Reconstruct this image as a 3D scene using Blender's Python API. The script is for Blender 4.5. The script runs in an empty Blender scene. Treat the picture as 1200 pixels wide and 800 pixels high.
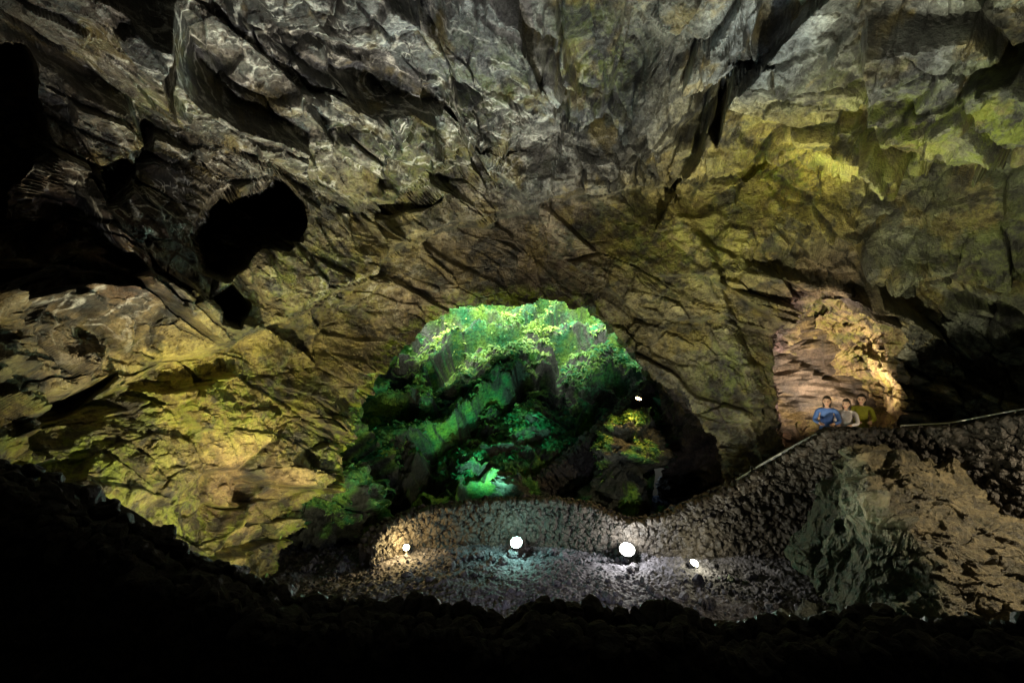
import bpy, math, random
import numpy as np
from mathutils import Vector, Matrix
random.seed(4); np.random.seed(4)
S=bpy.context.scene
F=np.float32
# ------------------------------------------------------------ noise library
def hsh(ix,iy,iz,seed):
    n=(ix.astype(np.int64)*374761393+iy.astype(np.int64)*668265263+iz.astype(np.int64)*1442695041+seed*974634777)&0xffffffff
    n=n.astype(np.uint32)
    n^=n>>np.uint32(15); n*=np.uint32(2246822519); n^=n>>np.uint32(13); n*=np.uint32(3266489917); n^=n>>np.uint32(16)
    return (n.astype(F))*F(1/4294967296.0)
def vnoise(P,seed=0):
    i=np.floor(P).astype(np.int32); f=(P-i).astype(F); w=f*f*f*(f*(f*6-15)+10)
    r=np.zeros(len(P),F)
    for a in (0,1):
        wa=w[:,0] if a else 1-w[:,0]
        for b in (0,1):
            wb=w[:,1] if b else 1-w[:,1]
            for c in (0,1):
                wc=w[:,2] if c else 1-w[:,2]
                r+=wa*wb*wc*hsh(i[:,0]+a,i[:,1]+b,i[:,2]+c,seed)
    return r*2-1
R3=np.array([[0.0,0.8,0.6],[-0.8,0.36,-0.48],[-0.6,-0.48,0.64]],F)
def fbm(P,o=4,seed=0,g=0.5,ridge=False):
    r=np.zeros(len(P),F); a=1.0; q=P.astype(F)
    for k in range(o):
        n=vnoise(q,seed+k)
        if ridge: n=1-2*np.abs(n)
        r+=a*n; a*=g; q=(q@R3)*F(2.03)
    return r
def voro(P,seed=0):
    i=np.floor(P).astype(np.int32); N=len(P)
    f1=np.full(N,9,F); f2=np.full(N,9,F); d1=np.zeros((N,3),F); idc=np.zeros((N,3),np.int32)
    for a in (-1,0,1):
        for b in (-1,0,1):
            for c in (-1,0,1):
                x=i[:,0]+a;y=i[:,1]+b;z=i[:,2]+c
                dx=P[:,0]-(x+0.1+0.8*hsh(x,y,z,seed)); dy=P[:,1]-(y+0.1+0.8*hsh(x,y,z,seed+1)); dz=P[:,2]-(z+0.1+0.8*hsh(x,y,z,seed+2))
                d=dx*dx+dy*dy+dz*dz
                m=d<f1
                f2=np.where(m,f1,np.minimum(f2,d)); f1=np.where(m,d,f1)
                d1[m,0]=dx[m];d1[m,1]=dy[m];d1[m,2]=dz[m]
                idc[m,0]=x[m];idc[m,1]=y[m];idc[m,2]=z[m]
    r=np.stack([hsh(idc[:,0],idc[:,1],idc[:,2],seed+k) for k in (5,6,7,8)],1)
    return np.sqrt(f1),np.sqrt(f2),d1,r
def sst(a,b,x):
    t=np.clip((x-a)/(b-a),0,1); return t*t*(3-2*t)
def facets(P,cell,seed,off,tilt,crack=0.0,cw=0.08,full=False,bev=0.0):
    f1,f2,d,r=voro(P/np.asarray(cell,F),seed)
    g=(r[:,1:4]-0.5)*2
    v=off*(r[:,0]-0.5)*2+tilt*np.sum(d*g,1)
    if bev: v=v*np.clip((f2-f1)/bev,0,1)
    cr=(1-sst(0,cw,f2-f1))
    if crack: v-=crack*cr
    return (v,cr,r[:,3]) if full else v
def rockdisp(P,amp,full=False,fine=1.0):
    P=P.astype(F)
    W=np.stack([vnoise(P*0.45,91),vnoise(P*0.45,92),vnoise(P*0.45,93)],1)
    W2=np.stack([vnoise(P*2.3,94),vnoise(P*2.3,95),vnoise(P*2.3,96)],1)
    Q=P+0.40*W+0.03*W2
    c,s=math.cos(0.5),math.sin(0.5)
    Q=np.stack([Q[:,0]*c-Q[:,2]*s,Q[:,1],Q[:,0]*s+Q[:,2]*c],1).astype(F)
    a1,c1,t1=facets(Q,(3.4,2.6,1.3),11,0.42,0.90,0.15,0.045,True,0.06)
    a2,c2,t2=facets(Q,(1.15,0.95,0.5),23,0.16,0.38,0.09,0.06,True,0.07)
    a3,c3,t3=facets(Q,(0.42,0.36,0.20),37,0.05,0.14,0.025,0.08,True,0.10)
    a4,c4,t4=facets(Q,(0.15,0.15,0.09),39,0.014,0.05,0.01,0.1,True,0.15)
    d=(a1+a2)*amp+(0.4+0.6*amp)*(a3+a4)*fine
    d+=(0.3+0.7*amp)*0.16*fbm(P*0.8,3,51)
    d+=0.04*fine*fbm(P*4,4,61,0.6)
    if full: return d,np.clip(np.maximum(c1*amp*1.3,1.0*c2*amp),0,1),0.4*t1+0.35*t2+0.25*t3
    return d
# ------------------------------------------------------------ mesh helpers
def mk(name,V,Fq,mats=None,smooth=True,attrs=None,col=None,parent=None):
    V=np.asarray(V,F); Fq=np.asarray(Fq,np.int32); k=Fq.shape[1]
    me=bpy.data.meshes.new(name)
    me.vertices.add(len(V)); me.vertices.foreach_set('co',V.ravel())
    me.loops.add(Fq.size); me.loops.foreach_set('vertex_index',Fq.ravel())
    me.polygons.add(len(Fq)); me.polygons.foreach_set('loop_start',np.arange(0,Fq.size,k,dtype=np.int32))
    me.update(calc_edges=True)
    me.polygons.foreach_set('use_smooth',np.full(len(Fq),smooth)); 
    if col is not None:
        a=me.attributes.new('Col','FLOAT_COLOR','POINT'); c=np.ones((len(V),4),F); c[:,:3]=col; a.data.foreach_set('color',c.ravel())
    for n,x in (attrs or {}).items():
        a=me.attributes.new(n,'FLOAT','POINT'); a.data.foreach_set('value',np.asarray(x,F))
    ob=bpy.data.objects.new(name,me); S.collection.objects.link(ob)
    if mats: 
        for m in (mats if isinstance(mats,list) else [mats]): me.materials.append(m)
    if parent: ob.parent=parent
    me.validate()
    return ob
def gridfaces(nr,nc,wrap=False):
    r=np.arange(nr-1)[:,None]; c=np.arange(nc if wrap else nc-1)[None,:]; c2=(c+1)%nc
    return np.stack([(r*nc+c),(r*nc+c2),((r+1)*nc+c2),((r+1)*nc+c)],-1).reshape(-1,4)
def gnormals(G):
    du=np.gradient(G,axis=1); dv=np.gradient(G,axis=0)
    n=np.cross(du,dv); return n/(np.linalg.norm(n,axis=2,keepdims=True)+1e-9)
def empty(name,loc=(0,0,0)):
    e=bpy.data.objects.new(name,None); e.location=loc; S.collection.objects.link(e); e.empty_display_size=0.2; return e
def U(px): return (px-600)/600.0
def Vv(py): return (400-py)/600.0
def W3(px,py,d): return (U(px)*d,d,Vv(py)*d)
# ------------------------------------------------------------ materials
class NT:
    def __init__(s,name):
        s.m=bpy.data.materials.new(name); s.m.use_nodes=True; s.t=s.m.node_tree; s.n=s.t.nodes; s.b=s.n['Principled BSDF']
        s.pos=s.n.new('ShaderNodeNewGeometry').outputs['Position']
    def L(s,a,b): s.t.links.new(a,b)
    def noise(s,scale,detail=4,rough=0.6,vec=None,dist=0):
        x=s.n.new('ShaderNodeTexNoise'); x.inputs['Scale'].default_value=scale; x.inputs['Detail'].default_value=detail; x.inputs['Roughness'].default_value=rough; x.inputs['Distortion'].default_value=dist
        s.L(vec or s.pos,x.inputs['Vector']); return x.outputs['Fac']
    def voro(s,scale,feat='F1',vec=None):
        x=s.n.new('ShaderNodeTexVoronoi'); x.feature=feat; x.inputs['Scale'].default_value=scale; s.L(vec or s.pos,x.inputs['Vector']); return x.outputs['Distance']
    def mr(s,v,a,b,c=0,d=1):
        x=s.n.new('ShaderNodeMapRange'); x.inputs[1].default_value=a;x.inputs[2].default_value=b;x.inputs[3].default_value=c;x.inputs[4].default_value=d; s.L(v,x.inputs[0]); return x.outputs[0]
    def math(s,op,a,b):
        x=s.n.new('ShaderNodeMath'); x.operation=op
        for i,k in enumerate((a,b)):
            if isinstance(k,(int,float)): x.inputs[i].default_value=k
            else: s.L(k,x.inputs[i])
        return x.outputs[0]
    def mix(s,f,a,b,mode='MIX'):
        x=s.n.new('ShaderNodeMix'); x.data_type='RGBA'; x.blend_type=mode
        for i,k in ((0,f),(6,a),(7,b)):
            if isinstance(k,(int,float)): x.inputs[i].default_value=k
            elif isinstance(k,tuple): x.inputs[i].default_value=(*k,1)
            else: s.L(k,x.inputs[i])
        return x.outputs[2]
    def grey(s,v):
        x=s.n.new('ShaderNodeCombineColor')
        for i in range(3): s.L(v,x.inputs[i])
        return x.outputs[0]
    def attr(s,name,fac=True):
        x=s.n.new('ShaderNodeAttribute'); x.attribute_name=name; return x.outputs['Fac' if fac else 'Color']
    def bump(s,h,dist,strength=1.0,prev=None):
        x=s.n.new('ShaderNodeBump'); x.inputs['Distance'].default_value=dist; x.inputs['Strength'].default_value=strength; s.L(h,x.inputs['Height'])
        if prev: s.L(prev,x.inputs['Normal'])
        return x.outputs[0]
    def out(s,col,rough,nrm=None,spec=0.5):
        if isinstance(col,tuple): s.b.inputs['Base Color'].default_value=(*col,1)
        else: s.L(col,s.b.inputs['Base Color'])
        if isinstance(rough,(int,float)): s.b.inputs['Roughness'].default_value=rough
        else: s.L(rough,s.b.inputs['Roughness'])
        if nrm: s.L(nrm,s.b.inputs['Normal'])
        s.b.inputs['Specular IOR Level'].default_value=spec
        return s.m
def cave_rock():
    t=NT('cave_rock')
    c=t.attr('Col',False)     # rock colour, already varied per block at modelling time
    n2=t.noise(3.2,7,0.75)
    c=t.mix(1.0,c,t.grey(t.mr(n2,0.32,0.68,0.22,1.7)),'MULTIPLY')
    n3=t.noise(17,4,0.75)
    c=t.mix(1.0,c,t.grey(t.mr(n3,0.3,0.7,0.5,1.5)),'MULTIPLY')
    ms=t.math('MULTIPLY',t.attr('moss'),t.mr(n2,0.46,0.57))
    c=t.mix(ms,c,t.mix(n3,(0.06,0.12,0.008),(0.28,0.32,0.02)))
    nn=t.n.new('ShaderNodeTexNoise'); nn.inputs['Scale'].default_value=1.3; nn.inputs['Detail'].default_value=3; t.L(t.pos,nn.inputs['Vector'])
    wv=t.n.new('ShaderNodeVectorMath'); wv.operation='MULTIPLY_ADD'
    t.L(nn.outputs['Color'],wv.inputs[0]); wv.inputs[1].default_value=(0.9,0.9,0.9); t.L(t.pos,wv.inputs[2])
    mp=t.n.new('ShaderNodeMapping'); mp.inputs['Rotation'].default_value=(0.3,0.5,-0.6); mp.inputs['Scale'].default_value=(0.7,2.2,0.8); t.L(wv.outputs[0],mp.inputs[0])
    e1=t.mr(t.voro(0.85,'DISTANCE_TO_EDGE',mp.outputs[0]),0.014,0.045,1,0)
    e2=t.mr(t.voro(2.6,'DISTANCE_TO_EDGE',mp.outputs[0]),0.02,0.06,1,0)
    e2=t.math('MULTIPLY',e2,t.mr(nn.outputs['Fac'],0.50,0.60))
    e=t.math('MAXIMUM',e1,t.math('MULTIPLY',e2,0.85))
    e=t.math('MULTIPLY',e,t.mr(n2,0.42,0.56))
    e=t.math('MULTIPLY',e,t.mr(n3,0.36,0.50,0.3,1.0))
    e=t.math('MULTIPLY',e,t.attr('vein'))
    c=t.mix(e,c,(0.80,0.77,0.70))
    h=t.math('ADD',t.noise(4,8,0.70),t.math('MULTIPLY',t.noise(19,5,0.75),0.25))
    b=t.bump(h,0.14,1.0)
    return t.out(c,t.mr(nn.outputs['Fac'],0.4,0.62,0.32,0.75),b,0.5)
def simple_rock(name,c1,c2,scale=3,rough=(0.5,0.9),bump=0.05,spec=0.5):
    t=NT(name); n1=t.noise(scale,6,0.72); n2=t.noise(scale*7,4,0.7)
    c=t.mix(t.mr(n1,0.35,0.65),c1,c2)
    c=t.mix(1.0,c,t.grey(t.mr(n2,0.3,0.7,0.4,1.6)),'MULTIPLY')
    b=t.bump(t.math('ADD',t.noise(scale*3,6,0.72),t.math('MULTIPLY',n2,0.35)),bump,1.0)
    return t.out(c,t.mr(n1,0.35,0.65,rough[0],rough[1]),b,spec)
def mound_mat():
    t=NT('brown_lava')
    mp=t.n.new('ShaderNodeMapping'); mp.inputs['Rotation'].default_value=(0.2,0.1,0.45); mp.inputs['Scale'].default_value=(0.8,2.4,2.0); t.L(t.pos,mp.inputs[0]); v=mp.outputs[0]
    n1=t.noise(1.6,7,0.78,v); n2=t.noise(9,5,0.75)
    c=t.mix(t.mr(n1,0.38,0.65),(0.022,0.017,0.010),(0.155,0.118,0.06))
    c=t.mix(1.0,c,t.grey(t.mr(n2,0.3,0.7,0.25,1.75)),'MULTIPLY')
    c=t.mix(t.math('MULTIPLY',t.attr('moss'),t.mr(n2,0.45,0.60,0.45,1.0)),c,(0.020,0.055,0.036))  # bluish green tint mixed in by the edge mask
    b=t.bump(t.math('ADD',n1,t.math('MULTIPLY',n2,0.6)),0.16,1.0)
    return t.out(c,t.mr(n1,0.35,0.65,0.32,0.65),b,0.5)
def moss_mat():
    t=NT('mossy_ground')
    n0=t.noise(0.8,5,0.7); n1=t.noise(9,6,0.75)
    c=t.mix(t.mr(n0,0.4,0.62),(0.03,0.21,0.07),(0.19,0.36,0.04))
    c=t.mix(1.0,c,t.grey(t.mr(n1,0.3,0.7,0.2,1.7)),'MULTIPLY')
    rk=t.mix(t.mr(n1,.3,.7),(0.012,0.014,0.011),(0.09,0.10,0.08))
    c=t.mix(t.attr('moss'),rk,c)
    b=t.bump(t.math('ADD',t.noise(4,7,0.75),t.math('MULTIPLY',n1,0.4)),0.25,1.0)
    return t.out(c,0.75,b,0.3)
def leaf_mat():
    t=NT('fern_leaf')
    c=t.mix(t.attr('tone'),(0.02,0.17,0.06),(0.36,0.50,0.10))
    m=t.out(c,0.5,None,0.3)
    tr=t.n.new('ShaderNodeBsdfTranslucent'); t.L(c,tr.inputs[0]); mx=t.n.new('ShaderNodeMixShader'); mx.inputs[0].default_value=0.35
    t.L(t.b.outputs[0],mx.inputs[1]); t.L(tr.outputs[0],mx.inputs[2]); t.L(mx.outputs[0],t.n['Material Output'].inputs[0])
    return m
def flat(name,c,r=0.6,metal=0,em=None,es=0):
    t=NT(name); cc=t.mix(t.mr(t.noise(30,3),0.3,0.7),tuple(x*0.8 for x in c),tuple(min(1,x*1.15) for x in c))
    t.out(cc,r); t.b.inputs['Metallic'].default_value=metal
    if em: t.b.inputs['Emission Color'].default_value=(*em,1); t.b.inputs['Emission Strength'].default_value=es
    return t.m
M_cave=cave_rock()
M_gravel=simple_rock('lava_gravel',(0.016,0.016,0.020),(0.085,0.082,0.098),3.5,(0.75,0.98),0.02,0.12)
M_stone=simple_rock('basalt_stone',(0.007,0.006,0.006),(0.036,0.030,0.025),4,(0.45,0.8),0.03,0.35)
M_dark=simple_rock('dark_basalt',(0.010,0.008,0.007),(0.04,0.034,0.030),5,(0.6,0.95),0.03)
M_mound=mound_mat()
M_moss=moss_mat(); M_leaf=leaf_mat()
M_conc=simple_rock('concrete_path',(0.10,0.095,0.09),(0.2,0.19,0.18),3,(0.6,0.9),0.01)
# ------------------------------------------------------------ polyline / polygon tools (2-D)
def segdist(X,Y,poly,closed=False):
    P=np.array(poly,F); n=len(P); best=np.full(X.shape,1e9,F); sg=np.zeros(X.shape,F)
    for i in range(n if closed else n-1):
        a=P[i]; b=P[(i+1)%n]; e=b-a; t=np.clip(((X-a[0])*e[0]+(Y-a[1])*e[1])/(e@e),0,1)
        dx=X-(a[0]+t*e[0]); dy=Y-(a[1]+t*e[1]); d=np.hypot(dx,dy); s=np.sign(e[0]*dy-e[1]*dx)
        m=d<best; best=np.where(m,d,best); sg=np.where(m,s,sg)
    return best,sg
def inside(X,Y,poly):
    P=np.array(poly); r=np.zeros(X.shape,bool); n=len(P)
    for i in range(n):
        x1,y1=P[i];x2,y2=P[(i+1)%n]
        if y1==y2: continue
        c=((y1>Y)!=(y2>Y)); r^= c&(X<(x2-x1)*(Y-y1)/(y2-y1)+x1)
    return r
MAIN=[(342,700),(350,640),(362,600),(395,545),(412,505),(430,462),(452,425),(482,392),(528,364),(570,353),(640,351),(690,363),(728,394),(752,424),(775,440),(802,458),(830,500),(848,540),(862,575),(872,640),(872,720),(600,740)]
TUN=[(915,385),(938,358),(985,348),(1036,362),(1058,392),(1049,430),(1064,458),(1061,520),(1045,575),(940,575),(915,505),(906,430)]
# ------------------------------------------------------------ cave shell
CP=[(-300,-200,4.6),(0,0,6.6),(-300,250,5.2),(0,250,7.6),(-250,500,5.0),(0,450,7.0),(0,560,6.4),(150,350,9.2),(200,600,8.8),(350,670,10.8),
(200,150,8.8),(350,250,10.6),(350,400,11.2),(430,500,12.9),(420,340,12.2),(600,-230,6.3),(600,0,8.8),(600,120,11.0),(600,230,13.0),(600,350,13.9),
(400,60,8.9),(800,60,9.0),(800,200,12.0),(760,350,13.8),(870,420,13.3),(860,560,12.9),(930,250,11.8),(950,330,13.2),(1000,120,9.2),(1200,0,6.9),(1200,180,8.6),
(1080,260,11.0),(1090,380,13.0),(1200,330,11.8),(1200,480,12.6),(1100,500,13.6),(900,560,13.2),(1500,-200,4.6),(1500,200,6.2),(1500,500,8.5),(1200,650,11.5),
(600,700,14.5),(300,-230,5.6),(900,-230,5.6),(600,1030,7),(0,800,7.5),(1200,800,9),(-300,1000,6),(1500,1000,6),(300,850,10),(900,850,10)]
cp=np.array(CP,float); cu=U(cp[:,0]); cv=Vv(cp[:,1]); cd=cp[:,2]
def tps(r2): return 0.5*r2*np.log(r2+1e-9)
K=tps((cu[:,None]-cu)**2+(cv[:,None]-cv)**2)+np.eye(len(cu))*0.01
A=np.zeros((len(cu)+3,)*2); A[:len(cu),:len(cu)]=K; A[:len(cu),-3]=1;A[:len(cu),-2]=cu;A[:len(cu),-1]=cv; A[-3:,:]=A[:,-3:].T
wts=np.linalg.solve(A,np.r_[cd,0,0,0])
def base_depth(u,v):
    d=np.full(u.shape,wts[-3])+wts[-2]*u+wts[-1]*v
    for i in range(len(cu)): d=d+wts[i]*tps((u-cu[i])**2+(v-cv[i])**2)
    return np.clip(d,4.0,15)
st=0.0026
us=np.concatenate([np.linspace(-1.5,-1.04,60)[:-1],np.arange(-1.04,1.04,st),np.linspace(1.04,1.5,60)])
vs=np.concatenate([np.linspace(-1.05,-0.56,50)[:-1],np.arange(-0.56,0.70,st),np.linspace(0.70,1.05,60)])
UU,VV=np.meshgrid(us,vs)
PX=UU*600+600; PY=400-VV*600
fl=np.stack([PX.ravel()/80,PY.ravel()/80,np.zeros(PX.size)],1)
wx=(fbm(fl,2,301)*10).reshape(PX.shape); wy=(fbm(fl,2,311)*10).reshape(PX.shape)
QX=PX+wx; QY=PY+wy
D0=base_depth(UU,VV); D=D0.copy()
G0=np.stack([UU*D0,D0,VV*D0],-1); N=gnormals(G0); N=N*np.sign(-(N*G0).sum(-1,keepdims=True))
def ledge(poly,amp,width,length):
    global D
    d,s=segdist(QX,QY,poly); side=d*s; width=width*1.6
    D+=amp*sst(-width,width,side)*(1-sst(0,length,np.abs(side)))
ledge([(330,372),(430,325),(480,290),(560,262),(650,240),(740,216),(860,190),(970,176),(1100,190),(1250,150)],1.5,4,150)
ledge([(-50,10),(60,60),(180,130),(330,200),(420,250)],0.9,4,130)
ledge([(60,-60),(170,20),(300,60),(360,110),(520,150)],-0.5,4,110)
ledge([(240,-60),(330,30),(420,60),(500,20)],0.4,4,80)
ledge([(420,240),(470,232),(530,205),(545,190),(600,150),(700,120),(720,60)],0.7,4,70)
ledge([(720,-60),(760,20),(860,60),(900,-60)],0.4,4,80)
ledge([(700,60),(720,150),(760,200)],0.5,3,70)
ledge([(560,160),(620,250)],0.5,3,60); ledge([(620,40),(650,140),(640,240)],-0.45,3,60)
ledge([(980,-40),(900,70),(830,140),(800,200)],0.8,4,90)
ledge([(1250,50),(1130,80),(1000,150),(900,200)],0.3,6,90)
ledge([(0,330),(90,300),(200,330),(290,380)],-0.7,4,100)
ledge([(-60,520),(60,500),(200,420),(330,380),(450,340)],0.35,5,90)
ledge([(880,320),(960,300),(1080,310),(1250,270)],0.3,5,110)
ledge([(800,230),(850,330),(890,450)],-0.4,5,60)
for pol,am,w in (([(232,275),(262,238),(322,196),(352,232),(356,268),(340,300),(300,303),(272,328),(246,318)],4.5,10),
               ([(250,345),(275,330),(288,360),(275,385),(252,375)],1.5,9),([(100,200),(150,185),(180,150),(190,160),(160,215),(110,240)],1.3,10),
               ([(-80,20),(30,60),(50,150),(20,260),(45,330),(-80,360)],2.0,14),([(828,150),(852,90),(868,80),(856,120),(840,160)],1.0,6),
               ([(430,238),(470,240),(535,215),(530,240),(470,262),(440,260)],1.1,7),([(60,455),(110,450),(150,430),(130,470),(70,490)],0.7,8)):
    d,_=segdist(QX,QY,pol,True); ins=inside(QX,QY,pol); sd=np.where(ins,d,-d); D+=am*sst(-2,w,sd)
G=np.stack([UU*D,D,VV*D],-1)
band,_=segdist(PX,PY,[(120,560),(260,470),(380,380),(520,300),(650,280),(780,320),(860,420),(880,560)])
amp=(0.36+0.69*sst(45,130,band))*(1-0.45*sst(170,-40,PY))
P=G.reshape(-1,3); a=amp.ravel()
dsp,crk,tone=rockdisp(P,a,True,0.75)
md,_=segdist(PX,PY,MAIN,True)
P=P+N.reshape(-1,3)*dsp[:,None]
PG=P.reshape(G.shape)
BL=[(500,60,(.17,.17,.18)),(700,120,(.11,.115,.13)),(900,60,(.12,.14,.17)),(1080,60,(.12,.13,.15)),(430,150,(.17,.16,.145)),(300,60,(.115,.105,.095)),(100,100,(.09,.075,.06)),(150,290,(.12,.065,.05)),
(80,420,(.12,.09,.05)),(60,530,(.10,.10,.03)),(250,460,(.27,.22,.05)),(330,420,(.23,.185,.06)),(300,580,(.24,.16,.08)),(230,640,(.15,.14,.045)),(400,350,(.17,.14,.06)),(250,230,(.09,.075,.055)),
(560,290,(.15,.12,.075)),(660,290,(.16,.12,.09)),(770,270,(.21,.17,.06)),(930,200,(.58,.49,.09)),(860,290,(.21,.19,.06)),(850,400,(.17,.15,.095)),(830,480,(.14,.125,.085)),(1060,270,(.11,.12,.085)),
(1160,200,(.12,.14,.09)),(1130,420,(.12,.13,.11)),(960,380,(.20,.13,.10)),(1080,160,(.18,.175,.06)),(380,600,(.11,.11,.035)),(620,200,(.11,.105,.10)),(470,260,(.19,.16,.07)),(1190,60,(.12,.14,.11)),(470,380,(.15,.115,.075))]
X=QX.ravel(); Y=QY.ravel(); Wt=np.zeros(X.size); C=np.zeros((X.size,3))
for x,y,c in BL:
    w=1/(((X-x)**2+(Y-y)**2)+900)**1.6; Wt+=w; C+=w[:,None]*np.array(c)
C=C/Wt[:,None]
def recolour(C,P,crk,tone):
    """blocks differ in tone, joints are coloured darker, rusty and ochre mineral staining"""
    P=P.astype(F); C=C*(0.25+1.5*tone)[:,None]*(1-0.88*crk)[:,None]
    C=C*(1+0.5*fbm(P*0.9,4,600))[:,None]
    s=sst(0.25,0.7,fbm(P*1.4,5,610,0.6))[:,None]*0.5; C=C*(1-s)+s*np.array([.22,.165,.045])
    s=sst(0.2,0.55,fbm(P*1.9,5,620,0.65))[:,None]*0.75; C=C*(1-s)+s*np.array([.03,.03,.03])
    return np.clip(C,0.008,0.6)
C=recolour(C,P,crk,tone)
def blob(lst):
    r=np.zeros(X.size)
    for x,y,rx,ry,s in lst: r=np.maximum(r,s*np.exp(-((X-x)/rx)**2-((Y-y)/ry)**2))
    return np.clip(r,0,1)
moss=blob([(260,470,130,60,.85),(80,540,130,70,.9),(230,620,120,50,.7),(930,200,70,40,.9),(1130,130,150,60,.9),(470,200,120,60,.35),(800,290,120,60,.5),(400,560,40,110,1),(690,60,50,60,.5),(1000,180,150,40,.6),(860,440,60,80,.4),(350,330,120,60,.5),(1150,300,100,80,.4),(560,80,60,50,.45),(200,110,60,40,.35)])
moss=np.maximum(moss,(1-sst(4,24,md.ravel()))*sst(780,680,X)*0.95)
vein=blob([(330,60,230,90,1.2),(500,120,150,100,1.2),(150,230,180,90,1),(420,190,90,60,1),(90,360,90,60,.6),(420,330,90,40,.4)])
faces=gridfaces(*UU.shape)
jit=(fbm(fl*4.5,3,331)*7).reshape(PX.shape); jit2=(fbm(fl*4.5,3,341)*7).reshape(PX.shape)
ins=(inside(PX+wx*0.5+jit,PY+wy*0.5+jit2,MAIN)|inside(PX+wx*0.4,PY+wy*0.4,TUN)).ravel()
keep=~(ins[faces].all(1)); fk=faces[keep]
nr,nc=UU.shape; idx=np.arange(nr*nc).reshape(nr,nc)
loop=np.concatenate([idx[0,:-1],idx[:-1,-1],idx[-1,:0:-1],idx[:0:-1,0]])
B=P[loop]; rings=[]
for k in range(0,15):
    t=k/14; s=math.sqrt(max(0,1-t*t)); R=np.stack([B[:,0]*s,B[:,1]*(1-t)+(-8)*t,B[:,2]*s],1)
    R+= (0.35*fbm(R*0.5,3,400)*min(1,k))[:,None]*np.array([1,.5,1]); rings.append(R)
BR=np.concatenate(rings); bf=gridfaces(15,len(loop),True)+len(P)
z=np.zeros(len(BR))
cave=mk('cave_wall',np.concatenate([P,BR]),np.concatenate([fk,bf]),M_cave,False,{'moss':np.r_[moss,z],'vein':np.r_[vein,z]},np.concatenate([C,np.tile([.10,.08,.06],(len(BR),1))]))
def shell_at(o):
    c=np.clip(np.searchsorted(us,U(o[:,0])),0,nc-1); r=np.clip(np.searchsorted(vs,Vv(o[:,1])),0,nr-1); return PG[r,c]
# ------------------------------------------------------------ tubes (passage & tunnel), joined onto the shell
def resample(poly,ref,n):
    p=np.array(ref+[ref[0]],float); s=np.r_[0,np.cumsum(np.hypot(*np.diff(p,axis=0).T))]; q=np.linspace(0,s[-1],n,endpoint=False); b=np.array(poly+[poly[0]],float)
    return np.stack([np.interp(q,s,b[:,0]),np.interp(q,s,b[:,1])],1)
BACK=[(330,720),(340,640),(352,600),(385,545),(404,505),(420,462),(442,425),(470,392),(515,362),(565,346),(640,343),(690,356),(722,390),(745,424),(756,440),(768,458),(776,500),(772,540),(768,575),(768,640),(768,720),(600,750)]
n=620; o0=resample(MAIN,MAIN,n); o1=resample(BACK,MAIN,n); ctr=np.array([600,520.]); oo=ctr+(o0-ctr)*1.09
S0=shell_at(oo); rings=[]; m=110
for k in range(m):
    t=k/(m-1)
    if t<0.7:
        q=t/0.7; o=oo*(1-q)+(ctr+(o1-ctr)*1.02)*q; d=S0[:,1]*(1-q)+16.6*q+0.12*min(1,q*8)
        R=np.stack([U(o[:,0])*d,d,Vv(o[:,1])*d],1); b=min(1,k/5); R=R*b+S0*(1-b)
    else:
        q=(t-0.7)/0.3; o=ctr+(o1-ctr)*(1.02+2.2*q); d=np.full(n,16.72+1.0*q); R=np.stack([U(o[:,0])*d,d,Vv(o[:,1])*d],1); R[:,2]=np.minimum(R[:,2],2.1+0.3*q)
    rings.append(R)
T=np.array(rings); N2=gnormals(T); cc=np.array([0,15,-2.]); N2*=np.sign(((cc-T)*N2).sum(-1,keepdims=True)); N2[int(m*.72):]=np.array([0,1,0])
TP=T.reshape(-1,3); bl=np.repeat(np.clip(np.arange(m)/8,0,1),n)
dd,ck,tn=rockdisp(TP,np.full(len(TP),0.6),True); TP=TP+N2.reshape(-1,3)*(dd*bl)[:,None]
tc=recolour(np.tile([.10,.08,.06],(len(TP),1)),TP,ck,tn); mo=np.clip((4.0-TP[:,0])*0.5,0,1)*np.clip((TP[:,1]-13.4)*0.8,0.4,1)
mk('passage_rock',TP,gridfaces(m,n,True),M_cave,False,{'moss':mo,'vein':np.zeros(len(TP))},tc)
tub_pts=TP.reshape(m,n,3)
n=300; o0=resample(TUN,TUN,n); rings=[]; m=90; ctr=np.array([980,460.]); oo=ctr+(o0-ctr)*1.07; S0=shell_at(oo)
for k in range(m):
    t=k/(m-1); sc=1-0.22*max(0,t-0.5)/0.5
    if t>0.8: sc*=math.sqrt(max(0,1-((t-0.8)/0.2)**2))
    x=U(ctr[0]+(oo[:,0]-ctr[0])*sc)*S0[:,1]+2.0*t; zc=Vv(ctr[1]+(oo[:,1]-ctr[1])*sc)*S0[:,1]
    R=np.stack([x,S0[:,1]*(1-t)+17.6*t,zc],1); b=min(1,k/5); rings.append(R*b+S0*(1-b))
T=np.array(rings); N2=gnormals(T); cc=np.array([9.,15.5,-.8]); N2*=np.sign(((cc-T)*N2).sum(-1,keepdims=True))
TP=T.reshape(-1,3); bl=np.repeat(np.clip(np.arange(m)/8,0,1),n)
dd,ck,tn=rockdisp(TP,np.full(len(TP),0.3),True); TP=TP+N2.reshape(-1,3)*(dd*bl)[:,None]
tw=sst(8.9,9.9,TP[:,0])[:,None]; tcol=np.array([.16,.115,.115])+tw*np.array([.22,.17,.04]); tcol=recolour(tcol,TP,ck,0.5+0.4*(tn-.5))  # right side paler and yellower: warm lamplight painted into the rock colour
mk('tunnel_rock',TP,gridfaces(m,n,True),M_cave,False,{'moss':0.5*sst(8.8,9.6,TP[:,0]),'vein':np.zeros(len(TP))},tcol)  # yellow-green mask follows the same painted lit side
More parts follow.
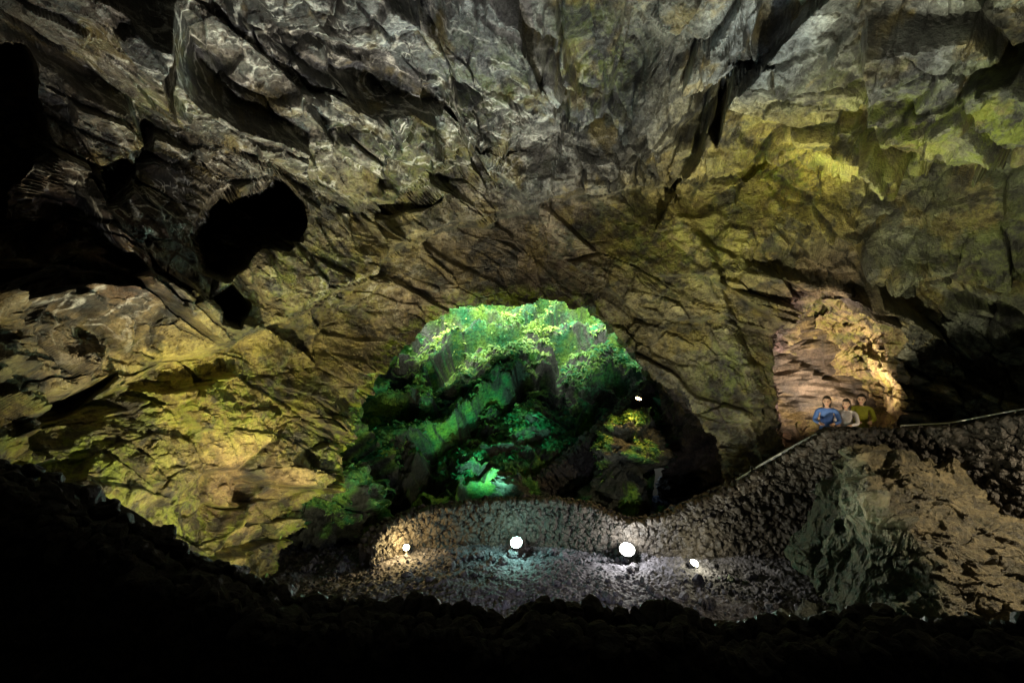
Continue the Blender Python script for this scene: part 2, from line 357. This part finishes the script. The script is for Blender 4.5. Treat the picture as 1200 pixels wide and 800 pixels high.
# ------------------------------------------------------------ green shaft slope
xs=np.linspace(-11,11,480); ys=np.linspace(13.8,34,520); XX,YY=np.meshgrid(xs,ys)
def slope_z(x,y):
    h=-5.15+0.76*np.maximum(0,y-14.6)
    h=h+1.3*np.maximum(0,-x-3.6-0.16*(y-15))**1.4+1.3*np.maximum(0,x-4.6-0.12*(y-15))**1.4
    h=h+2.2*np.maximum(0,y-26.5)**1.2
    return np.minimum(h,16+0*x)
ZZ=slope_z(XX,YY)
G=np.stack([XX,YY,ZZ],-1); N3=gnormals(G); N3*=np.sign(N3[...,2:3]+1e-6)
Pp=G.reshape(-1,3).astype(F)
wn=fbm(Pp*0.35,3,700)
q=(Pp[:,1]-0.60*Pp[:,0])/2.3+wn*0.8
saw=q-np.floor(q); saw=np.where(saw<0.80,saw/0.80,(1-saw)/0.20)
q2=(Pp[:,1]+0.25*Pp[:,0]+Pp[:,2]*.4)/0.9+fbm(Pp*0.8,3,710)*0.9
s2=q2-np.floor(q2); s2=np.where(s2<0.75,s2/0.75,(1-s2)/0.25)
disp=1.45*(1-saw-.5)+0.35*(s2-.5)+0.40*fbm(Pp*0.5,3,720)+0.22*np.abs(fbm(Pp*1.6,4,730))+0.08*fbm(Pp*6,3,735)
SP=Pp+N3.reshape(-1,3)*disp[:,None]
SG=SP.reshape(G.shape); SN=gnormals(SG); SN*=np.sign(SN[...,2:3]+1e-6)
mm=sst(0.15,0.5,SN[...,2].ravel()+0.18*fbm(Pp*1.2,4,740))*sst(-0.75,-0.2,fbm(Pp*0.6,4,750)+0.30*(SP[:,2]+4.2))
mm=np.maximum(mm,sst(0.2,2.2,SP[:,2])*0.7)
bad=((Pp[:,0]>4.2)&(Pp[:,1]<16.9))|((Pp[:,0]>5.9)&(Pp[:,1]<18.3))|((Pp[:,0]<-6.2)&(Pp[:,1]<16.5))
sf=gridfaces(*XX.shape); sf=sf[~bad[sf].any(1)]
mk('hillside',SP,sf,M_moss,True,{'moss':np.clip(mm,0,1)})
def leaves(name,Pt,Nt,size,tone,parent=None):
    k=len(Pt); r=np.random.rand
    ang=r(k)*6.283; dirv=np.stack([np.cos(ang),np.sin(ang)*0.8-0.5,np.zeros(k)],1); dirv+=Nt*(0.15+0.35*r(k)[:,None]); dirv/=np.linalg.norm(dirv,axis=1,keepdims=True)
    side=np.cross(dirv,Nt+0.3*(r(k,3)-.5)); side/=np.linalg.norm(side,axis=1,keepdims=True)+1e-9
    L=size[:,None]; w=L*0.18
    a=Pt; mid=a+dirv*L*0.55+Nt*L*0.15; tip=a+dirv*L*1.0-np.array([0,0,1])*L*0.25
    V=np.stack([a-side*w*.35,a+side*w*.35,mid+side*w,tip+side*w*.15,tip-side*w*.15,mid-side*w],1).reshape(-1,3)
    b=np.arange(k)[:,None]*6; f=np.concatenate([b+np.array([[0,1,2,5]]),b+np.array([[5,2,3,4]])])
    return mk(name,V,f,M_leaf,False,{'tone':np.repeat(tone,6)},parent=parent)
fn=SN.reshape(-1,3); prob=mm*(~bad)*((SP[:,1]>15)&(SP[:,1]<30)&(np.abs(SP[:,0])<8))*(0.05+sst(-.2,.6,fbm(Pp*0.9,4,760)))
prob/=prob.sum(); k=60000; ii=np.random.choice(len(SP),k,p=prob)
pt=SP[ii]+(np.random.rand(k,3)-.5)*0.06; tone=np.clip(0.42+0.35*fbm(pt.astype(F)*0.7,3,770)+0.4*(np.random.rand(k)-.5)+0.13*(pt[:,2]),0,1)  # tone rises with height: daylight at the top put into leaf colour
leaves('fern_foliage',pt,fn[ii],0.07+0.25*np.random.rand(k)**2,tone)
kk=20000; ri=np.random.randint(2,72,kk); ci=np.random.randint(0,620,kk); pt=tub_pts[ri,ci]; 
sel=(pt[:,0]<3.2)&(pt[:,2]>-5)&(fbm(pt.astype(F)*1.1,3,790)>-0.15)&(np.random.rand(kk)<np.clip(0.9-0.22*(pt[:,0]+3),0.12,1)); pt=pt[sel]
nt=np.array([0.2,15,-2])-pt; nt/=np.linalg.norm(nt,axis=1,keepdims=True)
leaves('hanging_moss',pt,nt,0.06+0.14*np.random.rand(len(pt)),np.clip(0.5+0.5*(np.random.rand(len(pt))-.3),0,1))
# ------------------------------------------------------------ ground of the chamber
xs=np.concatenate([np.linspace(-15,-6.2,30),np.arange(-6.1,7.5,0.02),np.linspace(7.6,16,30)]); ys=np.concatenate([np.linspace(-8,7.6,40),np.arange(7.7,13.2,0.022),np.linspace(13.3,17,30)])
XX,YY=np.meshgrid(xs,ys); Pp=np.stack([XX,YY,0*XX],-1).reshape(-1,3).astype(F)
f1,f2,_,r=voro(Pp/0.075,900); g1,g2,_,rr=voro(Pp/0.2,910)
zz=-5.05+0.14*fbm(Pp*0.5,3,920)+0.05*np.clip(1-f1*1.3,0,1)*(0.3+r[:,0])+0.07*np.clip(0.8-g1*1.5,0,1)*(rr[:,0]>0.75)+0.02*fbm(Pp*7,3,930)
zz+=0.12*np.exp(-((Pp[:,0]-0.3)/3.5)**2-((Pp[:,1]-11.2)/1.6)**2)
Pp[:,2]=zz; mk('cave_floor',Pp,gridfaces(*XX.shape),M_gravel,False)
# ------------------------------------------------------------ stones
import bmesh
def ico(sub):
    bm=bmesh.new(); bmesh.ops.create_icosphere(bm,subdivisions=sub,radius=1); v=np.array([x.co[:] for x in bm.verts]); f=np.array([[y.index for y in x.verts] for x in bm.faces]); bm.free(); return v,f
IV,IFc=ico(3)
TMP=[]
for s in range(14):
    p=IV.astype(F); qv=np.sign(p)*np.abs(p)**0.75; o=1+0.28*fbm(p*1.1+s*7.3,2,800+s)+0.10*fbm(p*3+s*3.1,2,850+s)+0.3*facets(p+s*5.1,(1.1,1.1,1.1),860+s,0.12,0.35)
    TMP.append(qv*o[:,None])
def rotm(k):
    q=np.random.randn(k,4); q/=np.linalg.norm(q,axis=1,keepdims=True); w,x,y,z_=q.T
    return np.stack([1-2*(y*y+z_*z_),2*(x*y-z_*w),2*(x*z_+y*w),2*(x*y+z_*w),1-2*(x*x+z_*z_),2*(y*z_-x*w),2*(x*z_-y*w),2*(y*z_+x*w),1-2*(x*x+y*y)],1).reshape(k,3,3)
def stones(pos,size):
    pos=np.asarray(pos,float); k=len(pos); t=np.random.randint(0,len(TMP),k); base=np.array(TMP)[t]
    sc=(0.7+0.6*np.random.rand(k,1,3))*np.asarray(size).reshape(-1,1,1)*0.5
    v=np.einsum('kij,knj->kni',rotm(k),base*sc)+pos[:,None,:]
    f=IFc[None]+np.arange(k)[:,None,None]*len(IV)
    return v.reshape(-1,3),f.reshape(-1,3)
def path_pts(tab,step):
    p=np.array([(U(x)*d,d,Vv(y)*d) for x,y,d in tab]); s=np.r_[0,np.cumsum(np.hypot(np.diff(p[:,0]),np.diff(p[:,1])))]
    q=np.arange(0,s[-1],step); return np.stack([np.interp(q,s,p[:,i]) for i in range(3)],1)
def stone_wall(name,tab,zb,mat,sz=0.15,th=0.35,rag=0.0):
    """dry-stone wall: solid core, facing stones on the chamber side, coping stones along the top"""
    c=path_pts(tab,0.1); tg=np.gradient(c[:,:2],axis=0); tg/=np.linalg.norm(tg,axis=1,keepdims=True); nr_=np.stack([tg[:,1],-tg[:,0]],1)
    e=empty(name); k=len(c); prof=[]
    for off,top in ((0,0),(0,1),(1,1),(1,0)):
        q=c.copy(); q[:,:2]-=nr_*off*th; q[:,2]=(c[:,2]-0.06-rag) if top else zb; prof.append(q)
    V=np.stack(prof,1).reshape(-1,3); f=gridfaces(k,4,True); ends=np.array([[0,1,2,3],[(k-1)*4+3,(k-1)*4+2,(k-1)*4+1,(k-1)*4]])
    mk('core',V,np.concatenate([f,ends]),M_dark,False,parent=e)
    pos=[];siz=[]; cc=path_pts(tab,sz*0.8); tg=np.gradient(cc[:,:2],axis=0); tg/=np.linalg.norm(tg,axis=1,keepdims=True); nn=np.stack([tg[:,1],-tg[:,0]],1)
    rg=rag*1.2*fbm(np.stack([cc[:,0]*2.2,cc[:,1],0*cc[:,0]],1),3,77)
    for i in range(len(cc)):
        zt=cc[i,2]+rg[i]; h=zt-zb; rows=int(h/(sz*0.62))
        for j in range(rows+1):
            zz=zb+j*h/max(1,rows); s=sz*(0.7+0.75*random.random()**1.5)
            jx=(random.random()-.5)*sz*0.7; o=random.random()*0.04
            pos.append((cc[i,0]+tg[i,0]*jx+nn[i,0]*o,cc[i,1]+tg[i,1]*jx+nn[i,1]*o,min(zz+(random.random()-.5)*sz*0.4,zt-s*0.25))); siz.append(s)
        for b in (0.1,0.3):
            s=sz*(0.8+0.6*random.random()); pos.append((cc[i,0]-nn[i,0]*b,cc[i,1]-nn[i,1]*b,zt-s*0.3)); siz.append(s)
    v,f=stones(pos,siz); mk('stones',v,f,mat,False,parent=e)
    return e
WT=[(436,640,11.5),(446,622,11.8),(462,612,12.1),(490,600,12.5),(560,589,12.8),(640,585,12.8),(690,593,12.5),(735,614,12.1),(780,606,11.9),(850,575,11.8),(900,548,11.7),(945,520,11.5),(970,505,11.3),(1010,504,11.2),(1060,504,10.7),(1120,501,10.0),(1200,486,9.1),(1330,465,8.2)]
stone_wall('stone_wall',WT,-5.15,M_stone,0.15)
ST=[(560,592,14.2),(620,572,14.7),(680,524,15.3),(725,482,15.9),(765,445,16.4)]
stone_wall('stairway_wall',ST,-4.9,M_dark,0.19)
FT=[(-420,520,3.0),(-60,560,3.05),(20,572,3.1),(70,602,3.1),(130,652,3.05),(200,686,3.0),(290,718,3.0),(360,738,3.0),(500,752,3.0),(800,756,3.0),(1250,758,3.0),(1600,762,3.0)]
stone_wall('foreground_wall',FT,-2.7,M_dark,0.13,0.5,0.06)
xs=np.linspace(-9,9,120); ys=np.linspace(-7,3.3,80); XX,YY=np.meshgrid(xs,ys); Pp=np.stack([XX,YY,-2.5+0*XX],-1).reshape(-1,3); Pp[:,2]+=0.06*fbm(Pp.astype(F)*2,3,5)
Pp[-120:,2]=-5.1
mk('viewing_terrace',Pp,gridfaces(*XX.shape),M_dark,True)
k=700; px=np.random.rand(k)*11-4.6; py=8.2+np.random.rand(k)*4.0; v,f=stones(np.stack([px,py,np.full(k,-4.98)],1),0.05+0.16*np.random.rand(k)**5); mk('loose_stones',v,f,M_gravel,False)
c=path_pts(WT,0.3); c=c[c[:,0]>2.0]; tg=np.gradient(c[:,:2],axis=0); tg/=np.linalg.norm(tg,axis=1,keepdims=True); nrm=np.stack([tg[:,1],-tg[:,0]],1)
wz=np.maximum(c[:,2]-1.1,-4.95); rows=[]
for o in (0.2,1.0,1.9,3.0):
    q=c.copy(); q[:,:2]-=nrm*o; q[:,2]=wz+0.01*o; rows.append(q)
mk('walkway',np.stack(rows,1).reshape(-1,3),gridfaces(len(c),4),M_conc,False)
# ------------------------------------------------------------ brown lava mound at right
xs=np.linspace(4.3,13,560); ys=np.linspace(6.2,11.6,400); XX,YY=np.meshgrid(xs,ys)
fr=np.stack([XX.ravel(),YY.ravel(),0*XX.ravel()],1).astype(F)
top=-4.9+sst(6.2,10.3,YY+0.15*fbm(fr*0.9,2,40).reshape(XX.shape))*2.6
edge=5.95+0.20*(YY-8)+0.3*fbm(fr*1.2,3,44).reshape(XX.shape)
ZZ=-5.3+(top+5.3)*sst(-0.5,0.7,XX-edge)
G=np.stack([XX,YY,ZZ],-1); N3=gnormals(G); N3*=np.sign(N3[...,2:3]+1e-6); Pp=G.reshape(-1,3).astype(F)
dr=np.stack([Pp[:,0]*0.9-Pp[:,1]*0.3,Pp[:,0]*0.35+Pp[:,1]*1.1,Pp[:,2]],1).astype(F)+0.12*np.stack([fbm(Pp*2,2,31),fbm(Pp*2,2,32),fbm(Pp*2,2,33)],1)
dd=facets(dr,(0.45,0.2,0.25),45,0.04,0.09,0.03,0.1,bev=.1)+0.12*fbm(Pp*1.3,4,46)+facets(dr,(1.2,0.9,.8),47,0.08,0.22,0.05,.05,bev=.1)+0.04*fbm(Pp*6,4,48,0.6)
Pp=Pp+N3.reshape(-1,3)*dd[:,None]; mk('lava_mound',Pp,gridfaces(*XX.shape),M_mound,False,{'moss':1-0.85*sst(0.2,0.9,(XX-edge).ravel())})  # mask tints the mound bluish green towards its left edge
def boulder(name,c,r,seed,mossy,lean=0,ad=0.9,sub=6):
    v,f=ico(sub); p=v.astype(F); q=np.sign(p)*np.abs(p)**0.85; q=q*np.array(r)
    if lean: q[:,0]+=lean*(q[:,2]+r[2]); q[:,:2]*=(1.15-0.5*(p[:,2:3]*0.5+0.5))
    w=q+np.array(c); w=w+p*((rockdisp(w.astype(F),np.full(len(w),0.8))*ad)+0.28*fbm(w.astype(F)*1.5,3,seed))[:,None]
    ms=sst(-.1,.3,fbm(w.astype(F)*1.6,4,seed)+0.6*p[:,2]+mossy)
    mk(name,w,f,M_moss,False,{'moss':ms}); return w,p,ms
w_,p_,ms_=boulder('mossy_boulder',(2.35,14.7,-3.85),(1.05,0.7,2.0),5,-0.35,0.42)
ii=np.random.choice(len(w_),1800,p=ms_/ms_.sum()); leaves('boulder_ferns',w_[ii],p_[ii].astype(float),0.05+0.09*np.random.rand(1800),np.random.rand(1800))
boulder('pale_rock',(0.35,14.5,-4.35),(0.85,0.4,0.6),6,-0.9)
w_,p_,ms_=boulder('mossy_boulder',(-4.75,13.1,-4.6),(1.25,0.8,1.25),15,-0.2)
ii=np.random.choice(len(w_),1800,p=ms_/ms_.sum()); leaves('boulder_ferns',w_[ii],p_[ii].astype(float),0.05+0.08*np.random.rand(1800),np.random.rand(1800)*.6)
boulder('basalt_boulder',(5.25,9.0,-5.0),(0.45,0.4,0.35),8,-1.6)
# ------------------------------------------------------------ handrails
def tube(name,pts,r,mat,parent=None):
    cu_=bpy.data.curves.new(name,'CURVE'); cu_.dimensions='3D'; sp=cu_.splines.new('POLY'); sp.points.add(len(pts)-1)
    for i,p in enumerate(pts): sp.points[i].co=(*p,1)
    cu_.bevel_depth=r; cu_.bevel_resolution=3; ob=bpy.data.objects.new(name,cu_); S.collection.objects.link(ob); cu_.materials.append(mat); ob.parent=parent; return ob
M_rail=flat('painted_steel',(0.8,0.79,0.75),0.35)
e=empty('handrail')
rp=[W3(x,y,d) for x,y,d in ((866,566,11.85),(900,545,11.8),(930,528,11.65),(962,511,11.45))]; rp=[(x,y+0.15,z+0.02) for x,y,z in rp]
tube('rail',rp,0.030,M_rail,e)
for p in rp: tube('post',[p,(p[0],p[1],p[2]-0.9)],0.02,M_rail,e)
e2=empty('handrail'); rp=[W3(x,y,d) for x,y,d in ((1062,500,10.8),(1120,497,10.1),(1200,482,9.2),(1300,466,8.5))]; rp=[(x,y+0.15,z) for x,y,z in rp]
tube('rail',rp,0.014,M_rail,e2)
for p in rp: tube('post',[p,(p[0],p[1],p[2]-0.9)],0.014,M_rail,e2)
# ------------------------------------------------------------ floodlights
M_house=flat('lamp_housing',(0.04,0.04,0.04),0.5,0.6)
def floodlight(loc,target,color,power,cone=150,r=0.09,em=60,blend=0.9,size=0.1,spill=0,stand=0):
    e=empty('floodlight',loc)
    dirv=(Vector(target)-Vector(loc)).normalized(); e.rotation_euler=dirv.to_track_quat('-Z','Y').to_euler()
    def part(nm,bm,lc,mt):
        me=bpy.data.meshes.new(nm); bm.to_mesh(me); bm.free(); o=bpy.data.objects.new(nm,me); S.collection.objects.link(o); o.parent=e; o.location=lc; me.materials.append(mt); return o
    bm=bmesh.new(); bmesh.ops.create_cone(bm,cap_ends=True,segments=24,radius1=r*1.15,radius2=r*0.6,depth=0.16); bmesh.ops.bevel(bm,geom=bm.edges[:],offset=0.006,segments=1,affect='EDGES'); part('housing',bm,(0,0,0.09),M_house)
    bm=bmesh.new(); bmesh.ops.create_circle(bm,cap_ends=True,segments=24,radius=r); part('lens',bm,(0,0,0.004),flat('lamp_lens',(0.8,0.8,0.8),0.2,0,color,em))
    bm=bmesh.new(); bmesh.ops.create_cube(bm,size=1); bmesh.ops.scale(bm,vec=(0.03,0.20,0.02),verts=bm.verts); part('bracket',bm,(0,-0.12,0.1),M_house)
    if stand:
        bm=bmesh.new(); bmesh.ops.create_cone(bm,cap_ends=True,segments=12,radius1=0.03,radius2=0.02,depth=stand); o=part('stand',bm,(0,0,0),M_house); bpy.context.view_layer.update(); o.matrix_world=Matrix.Translation((loc[0],loc[1],loc[2]-stand/2-0.1))
    l=bpy.data.lights.new('beam','SPOT'); l.energy=power; l.color=color; l.spot_size=math.radians(cone); l.spot_blend=blend; l.shadow_soft_size=size
    lo=bpy.data.objects.new('beam',l); S.collection.objects.link(lo); lo.parent=e; lo.location=(0,0,-0.03)
    if spill:
        l=bpy.data.lights.new('spill','POINT'); l.energy=spill; l.color=color; l.shadow_soft_size=0.08
        lo=bpy.data.objects.new('spill',l); S.collection.objects.link(lo); lo.parent=e; lo.location=(0,0,-0.22)
    return e
floodlight(W3(605,635,12.0),(-1.5,4.5,4.5),(0.5,1.0,0.8),1700,110,0.13,120,spill=110)
floodlight(W3(735,643,11.6),(2.5,5,5.0),(1.0,0.97,0.88),2200,110,0.16,140,spill=210)
floodlight(W3(814,659,11.2),(7,7.0,3.5),(1.0,0.92,0.6),1000,110,0.09,60,spill=60)
floodlight(W3(476,641,12.0),(-2.5,11.0,-4.2),(1.0,0.72,0.3),20,150,0.07,25,spill=150)
floodlight(W3(748,467,14.4),(2.7,13.6,-3.4),(1.0,0.6,0.2),160,150,0.08,80)
floodlight((-2.4,6.2,-4.7),(-5.0,10.5,0.0),(1.0,0.88,0.55),4000,100)
floodlight((2.8,6.0,-4.7),(6.6,11.0,3.6),(1.0,0.93,0.62),4800,85)
floodlight((-1.2,5.2,-4.7),(-2.2,9.5,5.0),(0.96,0.96,0.96),2300,80)
floodlight((1.0,6.3,-3.9),(0.4,11.0,-5.0),(0.86,0.86,1.0),330,110,stand=1.0)  # unseen floodlight, added to brighten the front of the floor
floodlight((9.6,6.8,-0.9),(7.4,9.2,-4.0),(1.0,0.84,0.55),1500,100)
floodlight((10.15,14.4,-2.75),(9.5,16.8,0.3),(1.0,0.76,0.54),2000,125)
floodlight((-0.6,13.3,-4.1),(-0.6,19.0,0.0),(0.32,1.0,0.68),1100,110,stand=0.8)
# ------------------------------------------------------------ people
def skin_mesh(name,joints,edges,root=0,sub=2):
    me=bpy.data.meshes.new(name); me.from_pydata([j[:3] for j in joints],edges,[]); o=bpy.data.objects.new(name,me); S.collection.objects.link(o)
    o.modifiers.new('s','SKIN'); 
    for i,j in enumerate(joints):
        r=j[3]; me.skin_vertices[0].data[i].radius=(r if not isinstance(r,tuple) else r[0],r if not isinstance(r,tuple) else r[1])
    me.skin_vertices[0].data[root].use_root=True
    m=o.modifiers.new('u','SUBSURF'); m.levels=sub; m.render_levels=sub
    dg=bpy.context.evaluated_depsgraph_get(); dg.update(); nm=bpy.data.meshes.new_from_object(o.evaluated_get(dg)); o.modifiers.clear(); o.data=nm
    for p in nm.polygons: p.use_smooth=True
    return o
M_skin=flat('skin',(0.50,0.30,0.21),0.5); M_hair=flat('dark_hair',(0.02,0.013,0.01),0.45); M_jean=flat('dark_trousers',(0.03,0.035,0.05),0.85); M_eye=flat('eye',(0.05,0.03,0.02),0.2); M_lip=flat('lips',(0.4,0.13,0.11),0.4); M_shoe=flat('shoes',(0.05,0.05,0.05),0.6)
def person(loc,yaw,h,shirt,headturn,hairlong,skinc=M_skin):
    e=empty('person',loc); e.rotation_euler=(0,0,yaw); s=h/1.72
    J=[];E=[]
    def add(x,y,z,r,p=None):
        J.append((x*s,y*s,z*s,r if not isinstance(r,tuple) else tuple(q*s for q in r))); 
        if p is not None: E.append((p,len(J)-1))
        return len(J)-1
    pel=add(0,0.05,0.95,(0.15,0.11)); w=add(0,0.03,1.1,(0.13,0.10),pel); ch=add(0,-0.02,1.28,(0.16,0.11),w); sh=add(0,-0.03,1.40,(0.10,0.08),ch); nk=add(0,-0.045,1.47,0.052*s,sh); hd=add(0,-0.06,1.54,0.05*s,nk)
    for sx in (-1,1):
        a=add(sx*0.18,-0.03,1.39,0.062*s,sh); el=add(sx*0.25,-0.12,1.16,0.048*s,a)
        wr=add(sx*0.13,-0.34,1.13,0.034*s,el); 
        hp=add(sx*0.09,0.05,0.88,0.095*s,pel); kn=add(sx*0.10,0.02,0.48,0.065*s,hp); an=add(sx*0.10,0.05,0.09,0.045*s,kn); add(sx*0.11,-0.12,0.04,0.042*s,an)
        pm=add(sx*0.095,-0.39,1.125,(0.034,0.018),wr)
        for i in range(4):
            fx=sx*0.095+(i-1.5)*0.021; L=(0.036,0.043,0.040,0.030)[i if sx>0 else 3-i]
            b=add(fx,-0.43,1.122,0.0085*s,pm); k1=add(fx,-0.43-L,1.114,0.008*s,b); add(fx,-0.43-L*1.5,1.092,0.007*s,k1)
        t1=add(sx*0.095-sx*0.042,-0.40,1.118,0.010*s,pm); add(sx*0.095-sx*0.055,-0.435,1.112,0.008*s,t1)
    b=skin_mesh('body',J,E); b.parent=e
    for m in (shirt,M_jean,skinc,M_shoe): b.data.materials.append(m)
    for p in b.data.polygons:
        c=p.center/s; i=0
        if c.z<0.09: i=3
        elif c.z<0.93: i=1
        elif c.z>1.455 and abs(c.x)<0.1: i=2
        elif c.y<-0.345: i=2
        p.material_index=i
    hh=empty('head',(0,-0.07*s,1.60*s)); hh.parent=e; hh.rotation_euler=(0.05,0,headturn)
    v,f=ico(4); q=v.copy(); q[:,0]*=0.076; q[:,1]*=0.095; q[:,2]*=0.118
    low=np.clip(-v[:,2],0,1); q[:,0]*=1-0.30*low; q[:,1]+= -0.012*low
    fr_=v[:,1]<0
    nose=np.exp(-((v[:,0])/0.14)**2-((v[:,2]+0.12)/0.2)**2)*fr_; q[:,1]-=0.026*nose
    for sx in (-1,1): q[:,1]+=0.010*np.exp(-((v[:,0]-sx*0.35)/0.17)**2-((v[:,2]-0.06)/0.13)**2)*fr_
    q[:,1]-=0.008*np.exp(-(v[:,0]/0.3)**2-((v[:,2]+0.5)/0.12)**2)*fr_; q[:,1]-=0.010*np.exp(-(v[:,0]/0.3)**2-((v[:,2]+0.88)/0.2)**2)*fr_
    o=mk('face',q*s,f,[skinc,M_lip],True,parent=hh)
    for p in o.data.polygons:
        c=p.center/s
        if c.y<-0.07 and abs(c.x)<0.026 and -0.068<c.z<-0.050: p.material_index=1
    for sx in (-1,1):
        vv,ff=ico(2); mk('eye',(vv*0.011+np.array([sx*0.029,-0.081,0.008]))*s,ff,M_eye,parent=hh)
        mk('brow',(vv*np.array([0.018,0.006,0.004])+np.array([sx*0.029,-0.088,0.030]))*s,ff,M_hair,parent=hh)
        mk('ear',(vv*np.array([0.010,0.020,0.032])+np.array([sx*0.074,0.005,0.0]))*s,ff,skinc,parent=hh)
    v,f=ico(4); q=v*np.array([0.090,0.108,0.128])+np.array([0,0.012,0.014]); fr2=(v[:,1]<-0.15)&(v[:,2]<0.45); q[fr2]*=np.array([0.80,0.55,0.9])
    if hairlong:
        lowm=(v[:,2]<-0.2)&(v[:,1]>-0.35); q[lowm,2]-=hairlong*np.clip((-v[lowm,2]-0.2),0,1); q[lowm,0]*=1.05
    q+=0.004*fbm((v*6).astype(F),2,3)[:,None]*v
    mk('hair',q*s,f,M_hair,True,parent=hh)
    return e
M_blue=flat('blue_jacket',(0.06,0.13,0.38),0.7); M_white=flat('pale_jacket',(0.78,0.72,0.74),0.75); M_yel=flat('yellow_jacket',(0.50,0.50,0.05),0.7)
person((7.38,12.00,-3.02),-0.55,1.74,M_blue,-0.1,0.16)
person((7.80,11.93,-3.00),-0.75,1.66,M_white,-0.2,0.26)
person((8.22,12.06,-2.98),-0.45,1.74,M_yel,-0.3,0.16)
# ------------------------------------------------------------ sky and sun
w=bpy.data.worlds.new('World'); S.world=w; w.use_nodes=True; nt=w.node_tree; sky=nt.nodes.new('ShaderNodeTexSky'); sky.sky_type='NISHITA'; sky.sun_disc=False; sky.sun_elevation=math.radians(46); sky.sun_rotation=math.radians(170)
nt.links.new(sky.outputs[0],nt.nodes['Background'].inputs[0]); nt.nodes['Background'].inputs[1].default_value=0.15
sl=bpy.data.lights.new('sun','SUN'); sl.energy=34; sl.angle=math.radians(45); sl.color=(1,0.98,0.9); so=bpy.data.objects.new('sun',sl); S.collection.objects.link(so)
so.rotation_euler=Vector((0.12,0.88,-1)).to_track_quat('-Z','Y').to_euler()
# ------------------------------------------------------------ camera
cam=bpy.data.cameras.new('camera'); cam.lens=18; cam.sensor_width=36; cam.clip_end=300; co=bpy.data.objects.new('camera',cam); S.collection.objects.link(co); co.rotation_euler=(math.radians(90),0,0); S.camera=co
S.view_settings.view_transform='Standard'; S.view_settings.look='None'; S.view_settings.exposure=0
